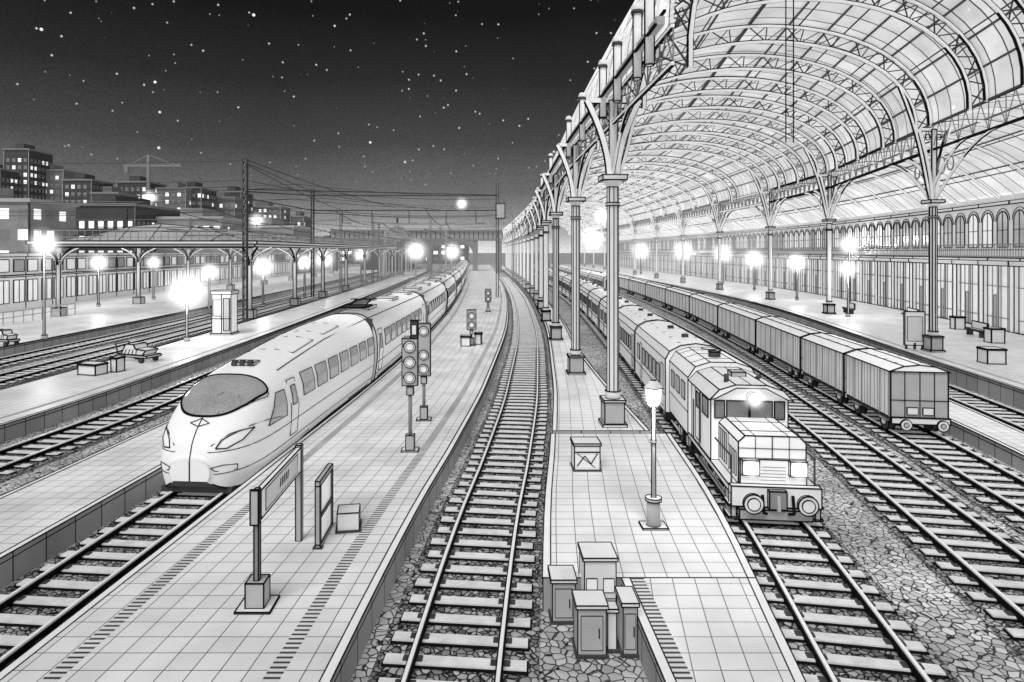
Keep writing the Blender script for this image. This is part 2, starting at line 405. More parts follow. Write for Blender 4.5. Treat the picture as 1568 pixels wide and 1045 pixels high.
def column(x,y,zb,zc,zt):
    m=M(); m.frame(x,y,0,0); i=min(.0007*y+.002,.05)
    m.box(-.42,.42,-.42,.42,zb,zb+.1,'light',i); m.box(-.34,.34,-.34,.34,zb+.1,zb+.85,'mid',i); m.box(-.38,.38,-.38,.38,zb+.85,zb+.93,'light',i)
    m.cyl((0,0,zb+.93),(0,0,zc-.35),.2,'light' if y<90 else 'steel',8,smooth=False)  # far shafts take paler steel, a painted fade with distance
    for q in range(8):
        if y>50 and q in(1,2,3,5,6,7): continue
        a=2*math.pi*q/8; m.line((.2*math.cos(a),.2*math.sin(a),zb+.93),(.2*math.cos(a),.2*math.sin(a),zc-.35),i*.8)
    m.cyl((0,0,zb+.93),(0,0,zb+1.2),.27,'light',8,ink=i); m.cyl((0,0,zc-1.0),(0,0,zc-.9),.25,'light',8,ink=i)
    m.cyl((0,0,zc-.35),(0,0,zc-.12),.2,'light',8,r2=.38,ink=i,smooth=False)
    m.box(-.42,.42,-.42,.42,zc-.12,zc+.06,'light',i)
    m.cyl((0,0,zc+.06),(0,0,zt),.15,'light',8,ink=i)
    for a in(-.15,.15): m.line((a,-.1,zc),(a,-.1,zt),i*.9)
    for sx in(-1,1):
        L=[(sx*(.14+.78*(q/8)**1.7),0,zc+.1+(zt-zc-.1)*(q/8)) for q in range(9)]
        m.pl(L,.095+i*.5,'ink'); m.pl([(p[0],p[1]-.06,p[2]) for p in L],.078+i*.2,'steel')
    m.line((-.87,0,zt),(.87,0,zt),.08,'steel'); m.line((-.87,-.03,zt-.1),(.87,-.03,zt-.1),.02+i*.3)
    if y<60:
        for cx in(-.33,.33): m.pl([(cx+.15*math.cos(t),-.02,zt-.45+.18*math.sin(t)) for t in[k_*math.pi/5 for k_ in range(10)]],.015+i*.3,'ink',True)
    return m.build('iron_column',shed)
for y in colY[:16]: column(CL(y),y,PZ+.1,9.2,11.9)
for y in rcol[1:]: column(CR(y),y,.6,9.6,13.9)
m=M()
def q(y,t): x0=CR(y);x1=WR(y); return (x0+(x1-x0)*t,y,14.2-3.4*t**1.4+.9*math.sin(math.pi*t))
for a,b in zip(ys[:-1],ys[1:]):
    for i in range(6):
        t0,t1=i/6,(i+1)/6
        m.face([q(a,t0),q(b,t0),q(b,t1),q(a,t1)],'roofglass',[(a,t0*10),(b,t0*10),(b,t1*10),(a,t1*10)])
y=20
while y<200:
    r=min(.035+.0008*y,.1)
    P=[q(y,k/8) for k in range(9)]; P=[(p[0],p[1],p[2]-.15) for p in P]; m.pl(P,r,'ink'); m.pl([(p[0],p[1]-r*.6,p[2]-r*.5) for p in P],r*.8,'steel'); y+=6
for t in(.25,.5,.75): m.along(lambda y,t=t:q(y,t)[0],20,150,q(50,t)[2]-.1,lambda y:.02+.0005*y,'dark')
m.build('aisle_roof',shed)
m=M()
for x in(13.9,14.25): m.line((x,30,11.6),(x,30,18.2),.02)
for k in range(12): m.line((13.9,30,11.8+k*.5),(14.25,30,11.8+k*.5),.012)
m.build('hanging_cable')
# ------------------------------------------------------------------ right station building
m=M(); y=24
while y<250:
    bay=4.2; k=slope(WR,y); a=math.atan(k); L=bay; i=min(.0006*y,.045)
    m.frame(WR(y),y,.6,a); det=y<130
    m.box(.0,.5,0,L,4.9,10.4,'light'); m.box(-.25,0,0,L,4.9,5.3,'light',i); m.box(-1.6,-.25,0,L,5.3,5.5,'light',i)
    m.box(.3,.5,0,L,0,4.9,'litglass')
    m.box(.22,.29,L*.54,L*.7,0,2.6,'mid',i*.6)
    for yy in(0,L/2): m.box(.12,.28,yy-.09,yy+.09,0,4.9,'white',i*.8)
    for yy in(L/4,3*L/4): m.line((.25,yy,0),(.25,yy,4.9),i*.8,'grey')
    for zz in(.9,3.3): m.line((.2,0,zz),(.2,L,zz),i*1.2,'grey')
    m.box(-.02,.29,-.3,.3,0,4.9,'white',i)
    for zz in(5.6,6.5): m.line((-1.5,0,zz),(-1.5,L,zz),.03+i*.4,'grey')
    if det:
        for q_ in range(12): m.line((-1.5,q_*L/12,5.6),(-1.5,q_*L/12,6.5),.012+i*.2,'grey')
    for c in(L*.28,L*.78):
        w=.72
        pr=[(c-w,6.3),(c+w,6.3)]+[(c+w*math.cos(t),8.3+w*math.sin(t)) for t in[math.pi*j/8 for j in range(9)]]
        m.face([(-.02,p[0],p[1]) for p in pr],'glass' if random.random()<.4 else 'litglass')
        m.pl([(-.03,p[0],p[1]) for p in pr],i*1.1,'ink',True)
        pr2=[(c+(w+.22)*math.cos(t),8.3+(w+.22)*math.sin(t)) for t in[math.pi*j/8 for j in range(9)]]
        m.pl([(-.03,p[0],p[1]) for p in pr2],i*.7,'ink')
        m.line((-.04,c,6.3),(-.04,c,9),i*.7); m.line((-.04,c-w,7.6),(-.04,c+w,7.6),i*.7)
    m.box(-.2,0,0,L,9.5,9.75,'light',i); m.line((-.02,0,6.1),(-.02,L,6.1),i); m.line((-.05,0,4.9),(-.05,L,4.9),i*1.6)
    y+=bay*math.cos(a)
m.build('station_building')
# ------------------------------------------------------------------ left facade
m=M(); y=58
while y<230:
    L=4.5; i=min(.0006*y,.05); m.frame(-50-(y-58)*.01,y,PZ,0)
    m.box(-.5,0,0,L,0,6,'light'); m.box(0,.2,0,L,5.6,6,'light',i); m.box(0,.9,0,L,3.5,3.65,'light',i)
    for c in(1.1,3.4):
        m.box(0,.05,c-.8,c+.8,.7,3.1,'litglass',i); m.box(0,.05,c-.8,c+.8,4,5.3,'mid' if random.random()<.5 else 'litglass',i); m.line((.06,c,.7),(.06,c,3.1),i)
    m.line((.02,0,0),(.02,0,5.6),i*1.4); y+=L
m.build('platform_building')
m=M()
for a in range(0,9):
    y=56; x=-52-a*4
    m.frame(x,y,PZ,0); m.box(-4,0,0,.3,0,3.3,'light',.04); m.box(-3.6,-2.2,-.05,0,.6,2.4,'mid',.03); m.box(-1.9,-.4,-.05,0,.6,2.4,'litglass',.03)
m.build('platform_wall')
m=M()
for k in range(26):
    y=34+k*1.2
    m.line((-40,y,PZ),(-40,y,1.5),.035,'mid')
m.line((-40,34,1.5),(-40,64,1.5),.05,'mid'); m.line((-40,34,1.0),(-40,64,1.0),.035,'mid')
m.build('railing')
# ------------------------------------------------------------------ canopy on the left
cn=empty('platform_canopy')
m=M(); y0,y1=60,175; xl,xr=-41.5,-21
m.box(xl,xr,y0,y1,7.0,7.25,'light',.05); m.box(xl-.3,xr+.3,y0-.3,y1,7.25,7.55,'light',.05); m.line((xl,y0-.35,6.95),(xr,y0-.35,6.95),.07)
for k in range(7):
    a=y0+1+k*15; cx=(xl+xr)/2
    prof=[(cx-8.6,7.56),(cx-6,8.3),(cx-3,9.0),(cx,9.25),(cx+3,9.0),(cx+6,8.3),(cx+8.6,7.56)]
    m.prism(prof,a+2.5,a+14,'mid',.04)
    A=[(p[0],a+2.5,p[1]) for p in prof]; ap=[(cx+(p[0]-cx)*.96,a,7.56) for p in prof]
    for j in range(6): m.face([ap[j],ap[j+1],A[j+1],A[j]],'mid'); m.line(ap[j],A[j],.035)
    for z in(7.9,8.3,8.7):
        w=8.4*math.sqrt(max(0,1-((z-7.3)/2.3)**1.3)); m.line((cx-w,a+2.4-(9.3-z),z+.2),(cx+w,a+2.4-(9.3-z),z+.2),.03)
for z in(7.9,8.5): m.line((xl,y0,z),(xr,y0,z),.035,'grey'); m.line((xr,y0,z),(xr,y1,z),.035,'grey')
x=xl
while x<xr: m.line((x,y0,7.55),(x,y0,8.5),.025,'grey'); x+=.7
for k in range(60): m.line((xr,y0+k*1.9,7.55),(xr,y0+k*1.9,8.5),.03,'grey')
m.build('canopy_roof',cn)
def ccol(x,y):
    m=M(); m.frame(x,y,PZ,0); i=min(.0006*y,.05)
    m.box(-.45,.45,-.45,.45,0,.8,'mid',i); m.cyl((0,0,.8),(0,0,6.6),.2,'light',8,ink=i)
    for a in(-.2,.2): m.line((a,-.1,.8),(a,-.1,6),i)
    m.cyl((0,0,5.2),(0,0,5.4),.32,'light',8,ink=i)
    for s in(-1,1):
        L=[(s*(.2+1.8*(q/6)**1.6),0,4.9+1.65*(q/6)**.7) for q in range(7)]; m.pl(L,.08,'ink'); m.pl([(p[0],p[1]-.06,p[2]) for p in L],.06,'steel')
        L=[(0,s*(.2+1.8*(q/6)**1.6),4.9+1.65*(q/6)**.7) for q in range(7)]; m.pl(L,.07,'ink')
    m.build('canopy_column',cn)
for y in(60.5,75,88,103,119,136,155,173): ccol(-21.6,y); ccol(-40.6,y+2)
# ------------------------------------------------------------------ catenary
def mast(x,y,z,h,arm=0):
    m=M(); m.frame(x,y,0,0); i=.025+.0003*y; w=.16
    for a,b in((-w,-w),(w,-w),(w,w),(-w,w)): m.line((a,b,z),(a,b,h),i,'dark')
    k=z
    while k<h-.8 and y<120: m.line((-w,-w,k),(w,-w,k+.8),.025,'grey'); m.line((-w,-w,k+.8),(w,-w,k+.8),.025,'grey'); k+=.8
    if arm:
        m.line((0,0,h-3),(arm,0,h-3.6),.06,'dark'); m.line((0,0,h-.6),(arm,0,h-3.5),.035,'dark')
        m.line((arm*.6,0,h-3.3),(arm*.6,0,h-5.2),.04,'dark'); m.line((0,0,h-5),(arm*.9,0,h-5.2),.05,'dark')
        for s in(.3,.6,.9): m.cyl((arm*s,0,h-3.9),(arm*s,0,h-3.4),.1,'grey',6)
    return m.build('catenary_mast')
mast(-21.5,59,PZ,15.0); mast(-23,88,PZ,15.0); mast(1.9,88,PZ,15.7); mast(-22,130,PZ,14,5); mast(6,130,PZ,15)
for (x,y) in((-24,110),(-24,150),(-27,180),(-10.5,130),(-10.8,165),(-11.5,200),(-52,95),(-56,125),(-58,150)): mast(x,y,0,13,4)
m=M()
for z in(12.1,14.1): m.line((-23,88,z),(1.9,88,z),.075,'dark')
for k in range(14): m.line((-23+k*1.78,88,12.1 if k%2 else 14.1),(-23+(k+1)*1.78,88,14.1 if k%2 else 12.1),.022,'grey')
m.line((-21.5,59,12.0),(-23,88,14.1),.06,'dark'); m.line((-21.5,59,11.4),(-23,88,12.1),.05,'dark')
m.line((-21.5,59,12.2),(1.9,88,14.15),.05,'dark')
for x in(-19,-15,-10,-5,-1): m.line((x,88,12.1),(x,88,10.4),.05,'dark'); m.line((x,88,10.4),(x+1.2,88,10.4),.04,'dark')
m.frame(2.3,87.5,11); m.box(-.6,.6,-.3,.3,0,2,'mid',.07); m.frame()
for y,z in((130,12.2),(165,12),):
    for dz in(0,1.3): m.line((-24,y,z+dz),(6,y,z+dz),.07,'dark')
m.build('signal_gantry')
m=M()
def sagwire(p,q,r,s=.5,n=8,mt='dark'):
    L=[]
    for k in range(n+1):
        t=k/n; L.append((p[0]+(q[0]-p[0])*t,p[1]+(q[1]-p[1])*t,p[2]+(q[2]-p[2])*t-s*4*t*(1-t)))
    m.pl(L,r,mt)
for f in(T0,TI,L1,L2,L3):
    m.along(f,59,300,8.6,lambda y:.018+.0002*y,'dark',12)
    for a in range(60,240,30): sagwire((f(a),a,10.4),(f(a+30),a+30,10.4),.018+.0002*a,.7)
m.line((-21.5,59,14.6),(-23,88,14.6),.03,'dark')
for z1,z2,y in((15,13.4,70),(14.2,12.6,75),(13.2,11.8,80),(12,10.9,66),(16,13.9,90),(11,10.2,85),(17,14.6,78),(12.6,12.2,95),(11.6,11.4,100)):
    sagwire((-85,y+25,z1),(-22,y,z2),.03,.6); sagwire((-22,y,z2),(2,y+20,z2+.4),.025,.5)
for z in(14.8,13.0,11.2,10.4): sagwire((-80,62,z+2),(-21.5,59,z),.025,.9)
sagwire((-21.5,59,14.9),(-12,88,12.5),.03,.3); sagwire((-21.5,59,14.5),(-23,130,13.5),.03,.8); sagwire((-21.5,59,13),(-5,88,12.1),.025,.3)
m.build('overhead_wires')
# far footbridge and pavilion
m=M()
m.box(-48,6,205,209,9.9,10.7,'grey'); m.box(-48,6,205,209,12.9,13.4,'grey'); m.box(-48,6,206,208,10.7,12.9,'mid')
for k in range(37): m.box(-48+k*1.5-.12,-48+k*1.5+.12,204.9,205,10.7,12.9,'dark')
for x in(-47,-32,-17,-2.5,5):
    m.box(x-.8,x+.8,205.2,208,-.2,9.9,'grey')
for x0,x1 in((-47,-32),(-32,-17),(-17,-2.5)):
    cx=(x0+x1)/2;w=(x1-x0)/2-.8
    P=[(cx+w*math.cos(t),6.0+3.6*math.sin(t)) for t in[math.pi*j/12 for j in range(13)]]
    for a,b in zip(P[:-1],P[1:]): m.face([(a[0],205.1,a[1]),(b[0],205.1,b[1]),(b[0],205.1,9.9),(a[0],205.1,9.9)],'grey')
m.build('footbridge')
m=M(); m.frame(-25,190,10.7)
for s in range(8):
    a=math.pi*s/4;b=a+math.pi/4
    m.face([(5*math.cos(a),5*math.sin(a),0),(5*math.cos(b),5*math.sin(b),0),(0,0,4)],'grey'); m.line((5*math.cos(a),5*math.sin(a),0),(0,0,4),.08); m.line((4*math.cos(a),4*math.sin(a),-10.7),(4*math.cos(a),4*math.sin(a),0),.2,'mid')
m.cyl((0,0,4),(0,0,5.6),.3,'dark',6); m.cyl((0,0,-.4),(0,0,0),5.1,'mid',16,ink=.08)
m.build('pavilion')
m=M(); m.frame(-34,215,0); m.prism([(-6,0),(6,0),(6,7),(0,10),(-6,7)],0,60,'grey',.12); m.build('engine_shed')
# ------------------------------------------------------------------ city
def bld(x,y,w,d,h,mt,fl=3.2,bay=3.0,lit=.3,name='office_building'):
    m=M(); m.frame(x,y,0); m.box(-w/2,w/2,0,d,-.2,h,mt)
    m.box(-w/2-.4,w/2+.4,-.4,d+.4,h,h+.6,'mid' if mt=='brick' else 'grey'); m.box(-w*.2,w*.15,2,d*.6,h+.6,h+2.8,mt)
    for a,b in((-w/2,-.02),(w/2,-.02)): m.line((a,b,0),(a,b,h),.12,'ink')
    z=1.6
    while z<h-2:
        q=-w/2+1
        while q<w/2-1.2:
            mm='lampwin' if random.random()<lit else 'grey'
            m.face([(q,-.05,z),(q+bay*.55,-.05,z),(q+bay*.55,-.05,z+fl*.5),(q,-.05,z+fl*.5)],mm); q+=bay
        q=1
        while q<d-1.5:
            mm='lampwin' if random.random()<lit*.6 else 'grey'
            m.face([(w/2+.05,q,z),(w/2+.05,q+bay*.55,z),(w/2+.05,q+bay*.55,z+fl*.5),(w/2+.05,q,z+fl*.5)],mm); q+=bay
        z+=fl
    m.build(name)
for (px,w,top,y,mt) in((25,38,230,250,'citywall'),(68,58,262,260,'citywall2'),(118,44,277,240,'citywall'),(160,40,297,230,'citywall2'),(203,48,280,250,'citywall'),(262,44,290,240,'citywall2'),(290,36,289,245,'citywall'),(333,52,304,260,'citywall2'),(352,34,295,270,'citywall'),(455,20,333,300,'citywall2'),(400,60,318,290,'citywall2'),(-30,60,260,240,'citywall'),(-90,50,240,260,'citywall2')):
    bld((px-740)*y/1000,y,w*y/1000,14,H+(385-top)*y/1000,mt,2.8,2.2,.4)
bld(-84,105,22,12,14.5,'brick',3.4,3.2,.5,'brick_building'); bld(-88,150,16,30,17,'citywall',3.4,2.2,.75,'brick_building'); bld(-72,160,16,20,14.5,'brick',3.2,2.6,.6,'brick_building')
bld(-110,120,26,12,18,'citywall2',3.4,3.0,.5,'brick_building'); bld(-60,175,18,20,13,'brick',3.2,2.6,.5,'brick_building')
for i in range(30):
    y=random.uniform(330,520); px=random.uniform(-100,720); bld((px-740)*y/1000,y,random.uniform(14,30),14,H+random.uniform(10,50 if px<400 else 22)*y/1000,'citywall2',3.4,4,.35)
m=M(); m.frame(-123,240,0)
m.line((0,0,0),(0,0,42),.5,'grey'); m.line((-9,0,38),(12,0,38),.3,'grey'); m.line((0,0,42),(11,0,38),.12,'grey'); m.line((0,0,42),(-8,0,38),.12,'grey'); m.line((-8,0,38),(-8,0,35.5),.6,'grey')
for k in range(10): m.line((-8+k*2,0,38),(-7+k*2,0,39.2),.1,'grey'); m.line((-7+k*2,0,39.2),(-6+k*2,0,38),.1,'grey')
m.build('tower_crane')
# ------------------------------------------------------------------ high speed train
hst=empty('high_speed_train')
zt_c=curve([(0,1.0),(.12,1.38),(.35,1.7),(.7,1.98),(1.1,2.28),(1.6,2.58),(2.3,2.84),(3.2,3.0),(5,3.18),(7.5,3.4),(10,3.54),(13,3.6),(14,3.6)])
zb_c=curve([(0,.45),(.3,.2),(1,.12),(3,.2),(6,.35),(14,.35)])
HW=1.47
def ice(Y0,Y1,lead):
    m=M(); x0,x1=TI(Y0),TI(Y1); yaw=math.atan2(x1-x0,Y1-Y0); L=math.hypot(x1-x0,Y1-Y0); m.frame(x0,Y0,0,yaw)
    n=2.8; i=.009+.0004*min(Y0,80)
    def pr(s):
        if not lead: return HW,3.6,.35
        u=min(max(s,0)/3.0,1); return max(.55,HW*(1-(1-u)**3.0)**(1/2.9)),zt_c(s),zb_c(s)
    def S(s,t,o=0):
        hw,zt,zb=pr(s); zc=zb+.42*(zt-zb); th=abs(t)*130; sg=1 if t>=0 else -1
        if th<=90: x=hw*math.sin(math.radians(th))**(2/n); z=zc+(zt-zc)*max(0,math.cos(math.radians(th)))**(2/n)
        else: k=(th-90)/40; x=hw*(1-.12*k*k); z=zc-(zc-zb)*k
        return (sg*(x+o*math.sin(math.radians(min(th,90)))),s-(o*.7 if lead and s<2.5 else 0),z+o*max(0,math.cos(math.radians(th))))
    def sx(s,z):
        hw,zt,zb=pr(s); zc=zb+.42*(zt-zb)
        if z>=zc: return hw*max(0,1-((z-zc)/(zt-zc))**n)**(1/n)
        return hw*(1-.12*((zc-z)/(zc-zb))**2)
    ss=[0,.05,.12,.22,.35,.5,.7,.95,1.25,1.6,2,2.5,3.1,4,5,6.5,8,10,L-.25] if lead else [.25,L/2,L-.25]
    NT_=52; rows=[]
    for s in ss: rows.append(m.add([S(s,-1+2*j/NT_) for j in range(NT_+1)]))
    for a,b in zip(rows[:-1],rows[1:]):
        for j in range(NT_): m.fc((a+j,a+j+1,b+j+1,b+j),'white',None,True)
    m.fc(tuple(range(rows[0],rows[0]+NT_+1)),'white'); m.fc(tuple(range(rows[-1]+NT_,rows[-1]-1,-1)),'mid')
    if not lead: m.pl([S(.25,-1+j/12) for j in range(25)],i)
    m.pl([S(L-.25,-1+j/12) for j in range(25)],i*1.3)
    m.box(-1.25,1.25,L-.26,L+.26,.6,3.35,'dark')
    st=2.2 if lead else .3
    m.box(-1.12,1.12,st,L-.3,.12,.36,'dark')
    for c in([3.9,L-2.4] if lead else [2.4,L-2.4]):
        for d in(-.85,.85):
            for sgn in(-1,1):
                m.cyl((sgn*.62,c+d,.43),(sgn*1.24,c+d,.43),.42,'dark',14,ink=.01); m.cyl((sgn*1.24,c+d,.43),(sgn*1.29,c+d,.43),.16,'mid',10,ink=.01)
        for sgn in(-1,1): m.box(sgn*1.26-.06,sgn*1.26+.06,c-1.5,c+1.5,.42,.6,'mid',.01)
    sl=[.1,.2,.35,.55,.8,1.2,1.7,2.3,3,5,8,L-.3] if lead else [.3,L-.3]
    for z in(.62,1.2):
        for sgn in(-1,1): m.pl([(sgn*(sx(s,z)+.004),s,z) for s in sl],i*.6)
        if lead: m.line((-sx(.1,z),.1,z),(sx(.1,z),.1,z),i*.7)
    for sgn in(-1,1):
        m.pl([S(s,sgn*1.0) for s in (sl)],i*1.2)
        m.pl([S(s,sgn*.27,.01) for s in ([3.4,5,8,L-.3] if lead else [.3,L-.3])],i*.8)
    def win(s0,s1,z0,z1,sgn,mt='glass',sk=0,r=i*.7):
        P=[(s0,z0),(s1,z0),(s1,z1),(s0+sk,z1)]
        Q=[(sgn*(sx(a,b)+.02),a,b) for a,b in P]
        mid=[(sgn*(sx(a,(z0+z1)/2)+.025),a,(z0+z1)/2) for a in(s0+sk/2,s1)]
        m.face([Q[0],Q[1],mid[1],mid[0]],mt); m.face([mid[0],mid[1],Q[2],Q[3]],mt)
        m.pl([Q[0],Q[1],mid[1],Q[2],Q[3],mid[0]],r,'ink',True)
    for sgn in(-1,1):
        if lead:
            win(1.75,3.05,1.5,2.3,sgn,'glass',.75)
            win(3.4,4.0,.75,2.5,sgn,'white'); win(3.53,3.87,1.7,2.3,sgn,'glass')
            s=4.5
            while s<L-1.4: win(s,s+1.05,1.8,2.55,sgn); s+=1.35
        else:
            win(.7,1.5,.75,2.75,sgn,'white'); win(.9,1.3,1.8,2.5,sgn)
            s=2.1
            while s<L-3: win(s,s+1.25,1.8,2.6,sgn); s+=1.6
            win(L-1.5,L-.7,.75,2.75,sgn,'white')
    if lead:
        lo,hi=.72,2.35; K=8
        def W(a,b):
            s=lo+(hi-lo)*a; w=.28+.12*a
            cr=1-.08*(2*a-1)**6
            return S(s+(.36*b*b*(1-a))+.10*b**6*(1-a)-.10*b**6*a,b*w*cr,.02)
        for a in range(K):
            for b in range(-8,8):
                m.face([W(a/K,b/8),W(a/K,(b+1)/8),W((a+1)/K,(b+1)/8),W((a+1)/K,b/8)],'windscreen')
        for sc_,rr in((1,i*1.6),(1.1,i*.6)):
            m.pl([W(0,b/8*sc_) for b in range(-8,9)]+[W(a/K,sc_) for a in range(1,K+1)]+[W(1,b/8*sc_) for b in range(7,-9,-1)]+[W(a/K,-sc_) for a in range(K-1,0,-1)],rr,'ink',True)
        m.line(W(.03,-.25),W(.45,.1),i*.5); m.line(W(.03,.3),W(.4,.55),i*.5)
        m.pl([S(s,0,.008) for s in(0,.05,.12,.22,.35,.5,.7)],i*.7)
        m.line((0,-.012,1.0),(0,-.012,.45),i*.8)
        for sgn in(-1,1):
            P=[S(.16,sgn*.38,.02),S(.3,sgn*.34,.02),S(.7,sgn*.42,.02),S(1.15,sgn*.54,.02),S(.7,sgn*.54,.02),S(.3,sgn*.5,.02)]
            c=Vector((0,0,0))
            for p in P: c+=Vector(p)
            c/=6
            for a in range(6): m.face([P[a],P[(a+1)%6],tuple(c)],'light')
            m.pl(P,i*.8,'ink',True)
            m.pl([S(.15,sgn*.27,.01),S(.5,sgn*.36,.01),S(1.1,sgn*.5,.01),S(1.8,sgn*.6,.01),S(2.6,sgn*.66,.01)],i*.6)
            m.pl([S(.05,sgn*.66,.01),S(.2,sgn*.68,.01),S(.5,sgn*.72,.01),S(.5,sgn*.78,.01),S(.1,sgn*.74,.01)],i*.6,'ink',True)
        m.pl([S(.66,0,.02),S(.54,.06,.02),S(.44,0,.02),S(.54,-.06,.02)],i*.6,'ink',True)
        m.box(-.35,.35,3.1,3.6,3.0,3.1,'mid',i*.6)
        for k in(-.25,0,.25): m.box(k-.07,k+.07,3.05,3.2,3.0,3.17,'dark')
        m.box(-1.0,1.0,.35,.9,.02,.18,'dark')
        for c in(5.2,8.3):
            for sgn in(-1,1): m.pl([S(c,sgn*.02,.02),S(c,sgn*.2,.02),S(c+2,sgn*.2,.02),S(c+2,sgn*.02,.02)],i*.6,'ink')
    else:
        for c in(2.2,L/2,L-3): m.box(-.6,.6,c,c+1.8,3.58,3.72,'light',i*.7)
    m.build('lead_car' if lead else 'coach',hst)
ice(17.45,31.4,True); yy=31.4
for d in(17,18,19,20,21,22,23,24,25): ice(yy+.1,yy+d,False); yy+=d
m=M(); m.frame(TI(33.5),33.5,3.6,math.atan(.08))
m.box(-.6,.6,-.8,.8,.14,.2,'dark',.02); m.line((-.4,0,.2),(-.4,1.3,.45),.03); m.line((.4,0,.2),(.4,1.3,.45),.03); m.line((-.7,1.3,.45),(.7,1.3,.45),.03)
m.build('pantograph',hst)
# ------------------------------------------------------------------ passenger coaches
def carframe(m,f,a,b):
    x0,x1=f(a),f(b); yaw=math.atan2(x1-x0,b-a); m.frame(x0,a,0,yaw); return math.hypot(x1-x0,b-a)
ptr=empty('passenger_train')
def coach(f,a,b,w=1.12,zt=3.15,par=ptr):
    m=M(); L=carframe(m,f,a,b); i=.006+.0005*min(a,90)
    prof=[(-w,.55),(w,.55),(w,zt-.6),(w*.86,zt-.3),(w*.5,zt-.08),(0,zt),(-w*.5,zt-.08),(-w*.86,zt-.3),(-w,zt-.6)]
    m.prism(prof,.2,L-.2,'white',0)
    m.pl([(p[0],.2,p[1]) for p in prof],i*1.1,'ink',True); m.pl([(p[0],L-.2,p[1]) for p in prof],i,'ink',True)
    for sg in(-1,1):
        for z,xx in((.55,w),(zt-.6,w),(1.2,w+.003),(zt-.3,w*.86)): m.line((sg*xx,.2,z),(sg*xx,L-.2,z),i*.8)
        s=.6; q=0
        while s<L-1.2:
            if q%6==0: m.box(sg*w-.01,sg*w+.01,s,s+.55,.7,2.3,'light',i*.6) ; s+=.75
            else: m.box(sg*w-.015,sg*w+.015,s,s+.7,1.45,2.15,'glass',i*.8); s+=.95
            q+=1
    for c in(1.8,L-1.8):
        for d in(-.6,.6):
            for sg in(-1,1): m.cyl((sg*.6,c+d,.4),(sg*.95,c+d,.4),.38,'dark',12,ink=.012); m.cyl((sg*.95,c+d,.4),(sg*1.0,c+d,.4),.13,'light',8)
        m.box(-1,1,c-1,c+1,.4,.55,'mid',.01)
    m.box(-.8,.8,-.2,.25,.7,2.5,'dark')
    for k in range(int(L/1.6)): m.line((-w*.5,.9+k*1.6,zt-.06),(w*.5,.9+k*1.6,zt-.06),i*.5)
    for c in(L*.25,L*.6): m.cyl((0,c,zt-.03),(0,c,zt+.12),.14,'dark',8)
    m.build('coach',par)
y=24.2
for d in(8.5,9,9.5,10,10.5,11,12,13,14,15,16,17): coach(TL,y,y+d); y+=d
pt2=empty('passenger_train'); y=95
for d in(16,17,18,19,20): coach(TM,y,y+d,1.15,3.1,pt2); y+=d
# ------------------------------------------------------------------ diesel locomotive
loco=empty('diesel_locomotive')
m=M(); L=carframe(m,TL,15.7,24); i=.014
m.box(-1.05,1.05,.25,8.0,.72,.86,'light',i)
m.box(-1.05,1.05,0.05,.25,.42,.9,'light',i)
m.box(-.9,.9,.4,7.8,.5,.72,'dark')
for sg in(-1,1):
    m.cyl((sg*.62,.05,.6),(sg*.62,-.22,.6),.1,'mid',10,ink=.008); m.cyl((sg*.62,-.22,.6),(sg*.62,-.29,.6),.23,'light',18,ink=i); m.cyl((sg*.62,-.3,.6),(sg*.62,-.31,.6),.15,'light',14,ink=.01)
    m.box(sg*.98-.06,sg*.98+.06,.1,.6,.1,.7,'mid',i); m.box(sg*.98-.12,sg*.98+.12,.1,.6,.1,.14,'light',i)
    m.box(sg*.98-.12,sg*.98+.12,.1,.6,.4,.44,'light',i)
    m.pl([(sg*.98,.3,.88),(sg*.98,.3,1.55),(sg*.98,1.9,1.55)],.018,'dark')
m.box(-.2,.2,-.1,.05,.42,.85,'grey',i); m.line((0,-.12,.75),(0,-.15,.4),.035,'mid'); m.pl([(-.35,-.05,.75),(-.35,-.15,.35),(-.25,-.05,.3)],.03,'ink'); m.pl([(.35,-.05,.75),(.35,-.15,.35),(.25,-.05,.3)],.03,'ink')
m.box(-.85,.85,.06,.2,.1,.34,'mid',i)
def hood(y0,y1,w,z0,z1,ch=.16):
    pr=[(-w,z0),(w,z0),(w,z1-ch),(w-ch,z1),(-w+ch,z1),(-w,z1-ch)]; m.prism(pr,y0,y1,'white',i)
hood(.35,2.2,.8,.86,2.05)
m.box(-.78,.78,.26,.35,.9,1.5,'white',i)
for k in range(5): m.line((-.3,.255,1.0+k*.08),(.3,.255,1.0+k*.08),.006,'grey')
m.line((0,.33,1.5),(0,.33,2.05),i*.7); m.line((-.8,1.25,.9),(-.8,1.25,1.9),i*.7); m.line((-.4,.33,1.5),(-.4,.33,2.05),i*.5); m.line((.4,.33,1.5),(.4,.33,2.05),i*.5)
m.line((-.8,.33,1.75),(.8,.33,1.75),i*.5)
for xx in(-.4,.4): m.line((xx,.33,2.055),(xx,2.2,2.055),i*.5)
for yy_ in(.8,1.7): m.line((-.64,yy_,2.055),(.64,yy_,2.055),i*.6)
for k in range(4): m.box(-.815,-.8,1.4+k*.19,1.53+k*.19,1.0,1.8,'light',.006)
for k in range(4): m.box(-.815,-.8,.5+k*.19,.63+k*.19,1.0,1.6,'light',.006)
for sg in(-1,1):
    m.box(sg*.56-.2,sg*.56+.2,.14,.26,1.14,1.5,'light',i); m.cyl((sg*.56,.135,1.32),(sg*.56,.12,1.32),.15,'headlamp',16)
    halo_ball(m.T((sg*.56,.1,1.32)),.42,loco)
w=1.02; pr=[(-w,.86),(w,.86),(w,2.55),(w*.8,2.78),(w*.4,2.9),(-w*.4,2.9),(-w*.8,2.78),(-w,2.55)]
m.prism(pr,2.2,4.6,'white',i)
